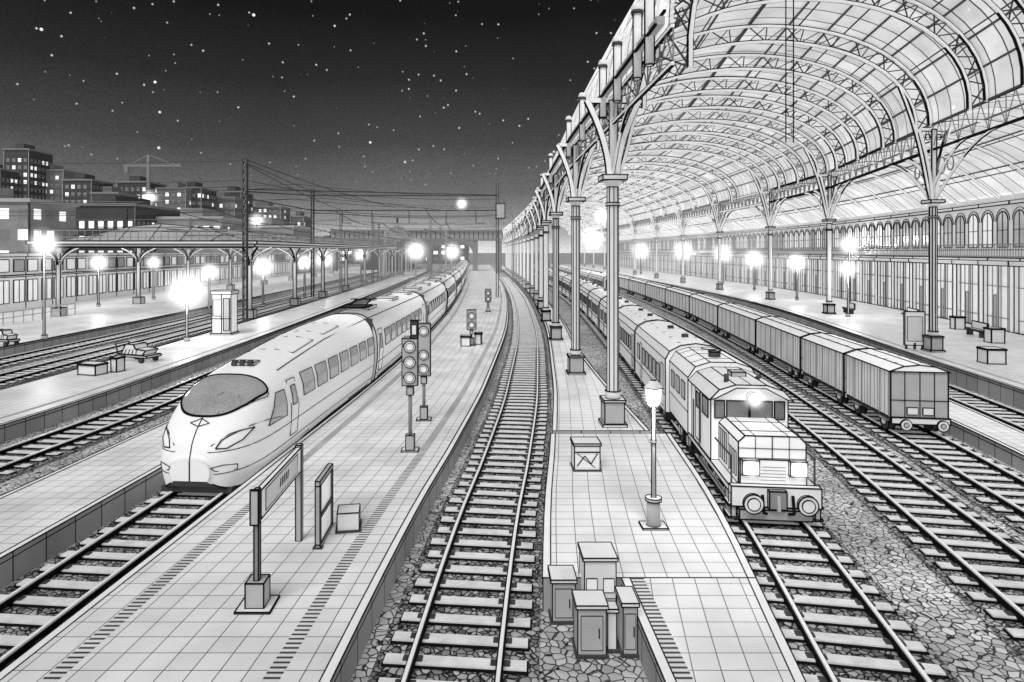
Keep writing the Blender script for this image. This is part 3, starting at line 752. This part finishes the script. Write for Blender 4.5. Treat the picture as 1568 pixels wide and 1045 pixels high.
pr2=[(-w-.08,2.55),(-w*.82,2.83),(-w*.4,2.97),(w*.4,2.97),(w*.82,2.83),(w+.08,2.55),(w*.9,2.6),(w*.38,2.88),(-w*.38,2.88),(-w*.9,2.6)]
m.prism(pr2,2.0,4.75,'light',i)
for a,b in((-.92,-.66),(-.6,-.02),(.02,.6),(.66,.92)): m.box(a,b,2.17,2.2,2.02,2.5,'cabglass',i)
for sg in(-1,1):
    m.box(sg*w-.015,sg*w+.015,2.45,3.15,1.95,2.45,'cabglass',i); m.box(sg*w-.015,sg*w+.015,3.4,4.0,1.0,2.5,'white',i); m.box(sg*w-.02,sg*w+.02,3.5,3.9,1.95,2.4,'cabglass',i)
    m.pl([(sg*(w+.06),3.3,.9),(sg*(w+.06),3.3,2.1)],.018,'dark'); m.pl([(sg*(w+.06),4.1,.9),(sg*(w+.06),4.1,2.1)],.018,'dark')
m.cyl((0,1.95,2.66),(0,1.8,2.66),.15,'light',14,ink=i); m.cyl((0,1.79,2.66),(0,1.775,2.66),.12,'headlamp',14); halo_ball(m.T((0,1.75,2.66)),.5,loco)
m.cyl((-.5,2.6,2.93),(-.5,2.6,3.15),.07,'dark',8); m.cyl((.5,3.2,2.93),(.5,2.9,3.05),.06,'dark',8); m.box(-.2,.2,3.2,3.6,2.96,3.1,'mid',i)
m.line((0,2.0,2.98),(0,4.7,2.98),i*.5)
pr=[(-1.08,.8),(1.08,.8),(1.08,2.6),(.85,2.95),(.4,3.1),(-.4,3.1),(-.85,2.95),(-1.08,2.6)]
m.prism(pr,4.9,8.1,'white',i); m.box(-.8,.8,4.6,4.9,.9,2.5,'dark')
for k in range(3): m.box(-1.095,-1.08,5.3+k*.9,5.9+k*.9,1.8,2.35,'glass',i*.8)
m.line((-1.085,4.9,1.5),(-1.085,8.1,1.5),i*.7)
m.cyl((0,6,3.08),(0,6,3.28),.2,'dark',12,ink=i); m.cyl((.1,7.2,3.08),(.1,7.2,3.2),.25,'light',12,ink=i)
for yy_ in(5.6,6.6,7.5): m.line((-.4,yy_,3.105),(.4,yy_,3.105),i*.6); m.line((-.85,yy_,2.955),(-.4,yy_,3.105),i*.6)
for c in(.95,2.1,3.3,5.6,6.9):
    for sg in(-1,1): m.cyl((sg*.6,c,.42),(sg*.88,c,.42),.42,'dark',18,ink=i); m.cyl((sg*.88,c,.42),(sg*.95,c,.42),.18,'light',12,ink=.008)
for sg in(-1,1): m.box(sg*.98-.03,sg*.98+.03,.7,3.7,.36,.48,'mid',i*.6)
m.build('body',loco)
# ------------------------------------------------------------------ freight wagons
frt=empty('freight_train')
def wagon(a,b):
    m=M(); L=carframe(m,TF,a,b); w=.95; zt=2.5; i=.006+.0006*min(a,80)
    pr=[(-w,.62),(w,.62),(w,zt-.22),(-w,zt-.22)]
    m.prism(pr,.1,L-.25,'siding',0)
    rf=[(-w-.06,zt-.22),(w+.06,zt-.22),(w*.55,zt-.03),(0,zt+.03),(-w*.55,zt-.03)]
    m.prism(rf,.04,L-.2,'white',i)
    m.face([(-w,.09,.62),(w,.09,.62),(w,.09,zt-.22),(-w,.09,zt-.22)],'mid'); m.pl([(-w,.08,.62),(w,.08,.62),(w,.08,zt-.22),(-w,.08,zt-.22)],i,'ink',True)
    for x in(-.48,.02,.5): m.line((x,.08,.62),(x,.08,zt-.22),i*.7)
    m.line((-w,.07,1.25),(w,.07,1.25),i*.6); m.box(-.42,-.06,.03,.08,.75,1.0,'light',i*.5); m.box(.1,.45,.03,.08,.75,1.0,'light',i*.5)
    for sg in(-1,1):
        for z in(.62,zt-.24): m.line((sg*w,.1,z),(sg*w,L-.25,z),i)
        k=.1; st=max(.75,(L-.4)/8)
        while k<L-.2: m.box(sg*w-.03,sg*w+.03,k,k+.06,.62,zt-.25,'light',i*.25); k+=st
    m.box(-w,w,.05,L-.2,.5,.61,'dark'); m.box(-w-.02,w+.02,-.02,.05,.42,.64,'light',i)
    for sg in(-1,1):
        m.cyl((sg*.6,0,.45),(sg*.6,-.25,.45),.08,'mid',8); m.cyl((sg*.6,-.25,.45),(sg*.6,-.3,.45),.19,'light',14,ink=i*.7); m.cyl((sg*.6,-.31,.45),(sg*.6,-.32,.45),.09,'mid',10,ink=i*.4)
        for c in((.8,L-1.0) if L<6 else (1.0,2.0,L-2.2,L-1.2)): m.cyl((sg*.62,c,.34),(sg*.85,c,.34),.34,'dark',14,ink=i*.7); m.cyl((sg*.85,c,.34),(sg*.9,c,.34),.13,'light',8); m.box(sg*.88-.04,sg*.88+.04,c-.35,c+.35,.4,.5,'mid',i*.4)
    for k in range(1,5): m.line((-w*.55,k*L/5,zt-.02),(w*.55,k*L/5,zt-.02),i*.6)
    m.build('covered_wagon',frt)
y=23.3
for d in(4.1,5.2,8.3,10.5,11.5,12,12.5,13,13.5,14): wagon(y,y+d); y+=d
# ------------------------------------------------------------------ lamps
def lamp(x,y,z,zb,e=120,hr=1.6,r=.2,post=True,name='street_lamp',bulb=True):
    E=empty(name); i=.0005*y
    m=M(); m.frame(x,y,0)
    if post:
        m.cyl((0,0,zb),(0,0,zb+.3),.2,'mid',10,ink=i); m.cyl((0,0,zb+.3),(0,0,z-.25),.07+.0003*y,'light',8,r2=.05+.0002*y); m.line((-.06-.0003*y,-.05,zb+.3),(-.05-.0002*y,-.05,z-.3),i)
        m.line((.06+.0003*y,-.05,zb+.3),(.05+.0002*y,-.05,z-.3),i)
    else: m.line((0,0,z+.2),(0,0,z+1.1),.03,'dark')
    m.cyl((0,0,z+r*.8),(0,0,z+r*1.5),r*1.2,'mid',10,r2=.05,ink=i*.6); m.sphere((0,0,z),r,'lamp',10)
    m.build('post',E)
    if bulb: plight((x,y-.05,z-r-.12),e*2.6,E)
    halo_ball((x,y,z),hr,E)
lamp(-30.9,46,7.06,PZ,250,1.8); lamp(-43,73,5.3,PZ,200,2.0); lamp(-42.4,84,5.1,PZ,150,1.8,bulb=False); lamp(-20.4,45,3.9,PZ,330,2.6,.28)
lamp(-24.6,73,4.9,PZ,200,2.4); lamp(-24.2,88.5,5.1,PZ,200,2.3,bulb=False); lamp(-25.6,105,5.4,PZ,300,3); lamp(-24.3,130,6,PZ,250,3,bulb=False); lamp(-15.5,150,6.6,-.2,500,4.8,.35)
lamp(-26,62,4.6,PZ,150,1.7,bulb=False); lamp(-10.6,220,6.5,-.2,600,6,.4)
for (x,y,z,hr) in((42,75,7.4,2.1),(38.4,80,5.2,2.2),(41.5,100,5.4,2.8),(44,120,6.2,3.4),(46,150,6.6,4.4),(41,170,6.6,4.6),(33.5,60,5,1.6)): lamp(x,y,z,.6,260,hr)
for (x,y,z,hr) in((25,150,9.5,5),(20,110,12.5,2.5)): lamp(x,y,z,0,500,hr,.25,False,'hanging_lamp')
lamp(-2.9,88,13,0,120,1.5,.2,False,'hanging_lamp')
lamp(-52,150,13.6,0,100,3.2,.3,bulb=False); lamp(-102,200,23,0,100,4,.35,bulb=False)
E=empty('platform_lantern'); m=M(); m.frame(3.83,14.7,PZ); i=.011
m.box(-.28,.28,-.2,.2,0,.04,'light',i); m.cyl((0,0,.04),(0,0,.6),.15,'mid',14,ink=i); m.cyl((0,0,.6),(0,0,.66),.18,'light',14,ink=i); m.cyl((0,0,.66),(0,0,2.75),.05,'mid',10,r2=.035); m.cyl((0,0,1.9),(0,0,1.95),.07,'light',10,ink=.006)
for a in(-.05,.05): m.line((a,-.02,.66),(a*.8,-.02,2.75),.01)
m.cyl((0,0,2.72),(0,0,3.12),.11,'lamp',4,r2=.19,ink=i,smooth=False); m.cyl((0,0,3.12),(0,0,3.3),.23,'light',4,r2=.06,ink=i,smooth=False); m.sphere((0,0,3.34),.05,'mid',8)
m.build('post',E); plight((3.83,14.3,3.2),110,E,.1); halo_ball((3.83,14.7,3.32),.4,E)
# ------------------------------------------------------------------ platform furniture
i=.011
m=M(); m.frame(-3.95,11.4,PZ)
m.box(-.3,.3,-.25,.3,0,.03,'light',i); m.box(-.16,.16,-.13,.19,.03,.46,'mid',i); m.box(-.04,.04,-.04,.06,.46,2.05,'grey',i); m.box(-.09,.05,-.08,-.04,1.45,2.05,'mid',i)
m.box(-.06,.06,2.55,2.67,0,2.05,'mid',i); m.box(-.05,.05,.06,2.55,1.5,2.0,'white',i)
m.box(.052,.056,.3,2.3,1.56,1.94,'light',.006)
for k in range(5): m.line((.062,1.1+k*.12,1.68),(.062,1.16+k*.12,1.84),.008)
m.build('direction_sign')
m=M(); m.frame(-3.45,13.6,PZ)
for a,b,c,d in((0,1.15,0,.08),(0,1.15,1.3,1.4),(0,.08,.08,1.3),(1.07,1.15,.08,1.3),(.08,1.07,.62,.68)): m.box(-.05,.05,a,b,c,d,'mid',i)
m.box(-.012,.012,.08,1.07,.08,1.3,'litglass'); m.box(-.1,.1,-.03,.1,-.0,.03,'dark')
m.build('poster_frame')
def crate(x,y,w,d,h,z=PZ,mt='light',name='equipment_box',lid=True,yaw=.1,detail=0):
    m=M(); m.frame(x,y,z,yaw); i=.0008*y
    m.box(-w/2,w/2,0,d,0,h,mt,i)
    if lid: m.box(-w/2-.03,w/2+.03,-.03,d+.03,h,h+.06,'light',i)
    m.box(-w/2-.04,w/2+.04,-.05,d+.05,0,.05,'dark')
    if detail==1:
        for a in(-.22,.05): m.box(a*w/.5-.0,a*w/.5+.17*w/.5,-.015,0,h*.5,h*.72,'white',i*.6)
        m.line((-w/2,-.01,h*.4),(w/2,-.01,h*.4),i*.6)
    if detail==2:
        m.box(-w*.38,w*.38,-.012,0,h*.15,h*.85,'mid',i*.5); m.line((w*.25,-.02,h*.4),(w*.25,-.02,h*.6),i)
    if detail==3:
        m.pl([(-w*.4,-.01,h*.2),(-w*.1,-.01,h*.6),(w*.15,-.01,h*.3),(w*.4,-.01,h*.7)],i*.8); m.line((-w*.4,-.01,h*.7),(w*.3,-.01,h*.15),i*.6); m.line((-w/2,-.01,h*.75),(w/2,-.01,h*.75),i)
    return m.build(name)
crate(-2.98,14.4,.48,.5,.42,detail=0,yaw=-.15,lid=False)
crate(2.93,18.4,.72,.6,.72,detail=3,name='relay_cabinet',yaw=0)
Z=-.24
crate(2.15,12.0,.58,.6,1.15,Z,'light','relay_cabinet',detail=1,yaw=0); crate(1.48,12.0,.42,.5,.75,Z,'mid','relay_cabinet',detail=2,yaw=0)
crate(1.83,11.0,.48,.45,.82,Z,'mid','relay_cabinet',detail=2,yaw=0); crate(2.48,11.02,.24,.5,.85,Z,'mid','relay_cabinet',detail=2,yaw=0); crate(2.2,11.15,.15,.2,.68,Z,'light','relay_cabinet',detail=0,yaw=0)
def head(m,x,y,z,w,h,lights,i):
    m.box(x-w/2,x+w/2,y,y+.25,z,z+h,'mid',i)
    for k in lights:
        m.cyl((x,y-.01,z+h*k),(x,y-.03,z+h*k),w*.37,'light',16,ink=i*.8); m.cyl((x,y-.03,z+h*k),(x,y-.045,z+h*k),w*.24,'white',14,ink=i*.5)
        m.pl([(x+w*.4*math.cos(t),y-.14,z+h*k+w*.4*math.sin(t)) for t in[math.pi*j/6 for j in range(7)]],i*.9,'ink')
def signal(x,y,z,hh,htop,w,i,extra=False,lights=(.17,.5,.83)):
    m=M(); m.frame(x,y,z)
    m.box(-.26,.26,-.2,.2,0,.05,'light',i); m.box(-.13,.13,-.12,.12,.05,.5,'mid',i); m.cyl((0,0,.5),(0,0,htop-hh),.06,'grey',8,ink=i*.5); m.box(-.1,.1,-.1,.1,htop-hh-.3,htop-hh-.05,'mid',i)
    head(m,0,-.15,htop-hh,w,hh,lights,i)
    if extra: m.box(.02,.24,-.1,.12,htop,htop+.55,'dark',i); m.box(.06,.2,-.12,-.1,htop+.12,htop+.42,'light',i*.5); m.line((-.2,0,htop+.06),(.24,0,htop+.06),i)
    return m.build('railway_signal')
signal(-2.27,20.3,PZ,1.45,3.5,.48,.013,True); signal(-2.18,24,PZ,1.9,3.55,.48,.015,False,(.13,.4,.86))
signal(-.77,43,PZ,1.3,2.35,.6,.022,False,(.25,.7)); signal(.5,67,PZ,1.3,2.3,.6,.03,False,(.25,.7))
crate(-1.15,42.5,.6,.5,.6); crate(-.35,43.3,.4,.5,.7)
crate(-19.8,32.6,1.1,.7,.5,yaw=.3); crate(-18.9,33.4,.35,.5,.7,yaw=.3)
def cart(x,y,z,s,yaw):
    m=M(); m.frame(x,y,z,yaw); i=.028
    m.box(-1.1*s,1.1*s,-.5*s,.5*s,.3,.42,'light',i)
    prof=[(-.85*s,.43),(.7*s,.43),(.95*s,.7),(.2*s,.74),(.05*s,1.0),(-.5*s,1.0)]
    m.prism([(a,b) for a,b in prof],-.42*s,.42*s,'light',i,axis='x') if 0 else None
    A=[(a,-.42*s,b) for a,b in prof]; B=[(a,.42*s,b) for a,b in prof]
    m.face(A,'light'); m.face(B[::-1],'light')
    for j in range(6): k=(j+1)%6; m.face([A[j],B[j],B[k],A[k]],'light'); m.line(A[j],A[k],i); m.line(B[j],B[k],i); m.line(A[j],B[j],i)
    for k in range(4): m.line((-.6*s+k*.28*s,-.43*s,.45),(-.45*s+k*.25*s,-.43*s,.72),i*.6)
    m.pl([(-1.05*s,-.45*s,.42),(-1.25*s,-.45*s,1.0),(-1.25*s,.45*s,1.0),(-1.05*s,.45*s,.42)],.03,'dark')
    for a in(-.7,.7):
        for b in(-.48,.48): m.cyl((a*s,b*s-.05,.16),(a*s,b*s+.05,.16),.16,'dark',12,ink=.012); m.line((a*s,b*s,.16),(a*s,b*s,.32),.04,'dark')
    m.build('luggage_cart')
cart(-19.4,36.8,PZ,1.0,.35); cart(-27.8-3.6,43,PZ,.7,.4)
m=M(); m.frame(-19.4,48.4,PZ); i=.028
m.box(-.8,.8,-.1,1.3,0,.12,'light',i); m.box(-.7,.7,0,1.2,.12,3.0,'litglass',i); m.box(-.78,.78,-.08,1.28,3.0,3.25,'light',i)
m.box(.15,.6,-.05,0,.3,2.7,'mid',i); m.box(-.6,0,-.05,0,1.4,2.6,'light',i*.8); m.line((0,-.03,.12),(0,-.03,3),i); m.line((-.7,-.03,1.2),(.7,-.03,1.2),i)
m.build('phone_booth')
m=M(); m.frame(26.4,40,.6,.2); i=.028
m.box(-.06,.06,-.1,.0,0,.4,'dark'); m.box(-.55,.55,-.08,.08,.25,2.3,'white',i); m.box(-.42,.42,-.1,-.08,.5,2.0,'light',.015); m.box(-.5,-.4,-.06,.06,0,.25,'dark'); m.box(.4,.5,-.06,.06,0,.25,'dark')
m.build('information_board')
crate(27.2,34.6,.9,.8,.75,.6); crate(33.5,42.5,.8,.7,.9,.6); crate(36.5,50,.7,.6,.9,.6)
for (x,y) in((34.5,45),(37,56),(35,62)):
    m=M(); m.frame(x,y,.6,.25); i=.03
    m.box(-.25,.25,0,2.2,.42,.5,'mid',i); m.box(.2,.27,0,2.2,.5,1.0,'light',i)
    for a in(.15,2.0): m.box(-.2,.2,a,a+.1,0,.42,'dark')
    m.build('platform_bench')
# ------------------------------------------------------------------ world: night sky
w=bpy.data.worlds.new('World'); scene.world=w; w.use_nodes=True; nt=w.node_tree; bg=nt.nodes['Background']
tc=nn(nt,'ShaderNodeTexCoord'); sp=nn(nt,'ShaderNodeSeparateXYZ'); nt.links.new(tc.outputs['Generated'],sp.inputs[0])
n0=nn(nt,'ShaderNodeTexNoise'); n0.inputs['Scale'].default_value=3; n0.inputs['Detail'].default_value=6; nt.links.new(tc.outputs['Generated'],n0.inputs['Vector'])
a0=nn(nt,'ShaderNodeMath',operation='MULTIPLY_ADD'); a0.inputs[1].default_value=.05; nt.links.new(n0.outputs[0],a0.inputs[0]); nt.links.new(sp.outputs['Z'],a0.inputs[2])
a1=nn(nt,'ShaderNodeMath',operation='SUBTRACT'); a1.inputs[1].default_value=.025; nt.links.new(a0.outputs[0],a1.inputs[0])
mr=nn(nt,'ShaderNodeMapRange'); mr.inputs[1].default_value=0; mr.inputs[2].default_value=.5; nt.links.new(a1.outputs[0],mr.inputs[0])
cr=nn(nt,'ShaderNodeValToRGB'); nt.links.new(mr.outputs[0],cr.inputs[0]); e=cr.color_ramp.elements
e[0].position=0; e[0].color=g(.8); e[1].position=1; e[1].color=g(.005)
for p,v in((.05,.5),(.1,.28),(.18,.15),(.32,.065),(.5,.026),(.68,.01)):
    x=e.new(p); x.color=g(v)
n2=nn(nt,'ShaderNodeTexNoise'); n2.inputs['Scale'].default_value=420; n2.inputs['Detail'].default_value=1; nt.links.new(tc.outputs['Generated'],n2.inputs['Vector'])
m2=nn(nt,'ShaderNodeMapRange'); m2.inputs[1].default_value=.3; m2.inputs[2].default_value=.7; m2.inputs[3].default_value=.85; m2.inputs[4].default_value=1.15; nt.links.new(n2.outputs[0],m2.inputs[0])
sc=nn(nt,'ShaderNodeVectorMath',operation='SCALE'); nt.links.new(cr.outputs[0],sc.inputs[0]); nt.links.new(m2.outputs[0],sc.inputs['Scale'])
def stars(scale,rad,thr,bright):
    v=nn(nt,'ShaderNodeTexVoronoi'); v.inputs['Scale'].default_value=scale; nt.links.new(tc.outputs['Generated'],v.inputs['Vector'])
    d=nn(nt,'ShaderNodeMapRange'); d.inputs[1].default_value=rad; d.inputs[2].default_value=rad*.3; d.inputs[3].default_value=0; d.inputs[4].default_value=bright; nt.links.new(v.outputs['Distance'],d.inputs[0])
    s=nn(nt,'ShaderNodeSeparateColor'); nt.links.new(v.outputs['Color'],s.inputs[0])
    t=nn(nt,'ShaderNodeMath',operation='GREATER_THAN'); t.inputs[1].default_value=thr; nt.links.new(s.outputs[0],t.inputs[0])
    q=nn(nt,'ShaderNodeMath',operation='MULTIPLY'); nt.links.new(d.outputs[0],q.inputs[0]); nt.links.new(t.outputs[0],q.inputs[1]); return q
s1=stars(85,.15,.5,.7); s2=stars(26,.062,.3,1.8)
sa=nn(nt,'ShaderNodeMath',operation='ADD'); nt.links.new(s1.outputs[0],sa.inputs[0]); nt.links.new(s2.outputs[0],sa.inputs[1])
hz=nn(nt,'ShaderNodeMapRange'); hz.inputs[1].default_value=.09; hz.inputs[2].default_value=.18; nt.links.new(sp.outputs['Z'],hz.inputs[0])
sm=nn(nt,'ShaderNodeMath',operation='MULTIPLY'); nt.links.new(sa.outputs[0],sm.inputs[0]); nt.links.new(hz.outputs[0],sm.inputs[1])
fa=nn(nt,'ShaderNodeVectorMath',operation='ADD'); nt.links.new(sc.outputs[0],fa.inputs[0]); nt.links.new(sm.outputs[0],fa.inputs[1])
nt.links.new(fa.outputs[0],bg.inputs[0]); bg.inputs[1].default_value=1
l=bpy.data.lights.new('night_fill','SUN'); l.energy=2.6; l.angle=math.radians(40); l.color=(1,1,1)  # added soft fill light; the night scene has no such source
o=bpy.data.objects.new('night_fill',l); scene.collection.objects.link(o); d=Vector((.3,.75,-.95)); o.rotation_euler=d.to_track_quat('-Z','Y').to_euler()
# ------------------------------------------------------------------ camera
c=bpy.data.cameras.new('camera'); c.sensor_width=36; c.lens=36*1000/1568; c.shift_x=44/1568; c.shift_y=-137.5/1568; c.clip_end=4000; c.clip_start=.1
o=bpy.data.objects.new('camera',c); scene.collection.objects.link(o); o.location=(0,0,H); o.rotation_euler=(math.pi/2,0,0); scene.camera=o
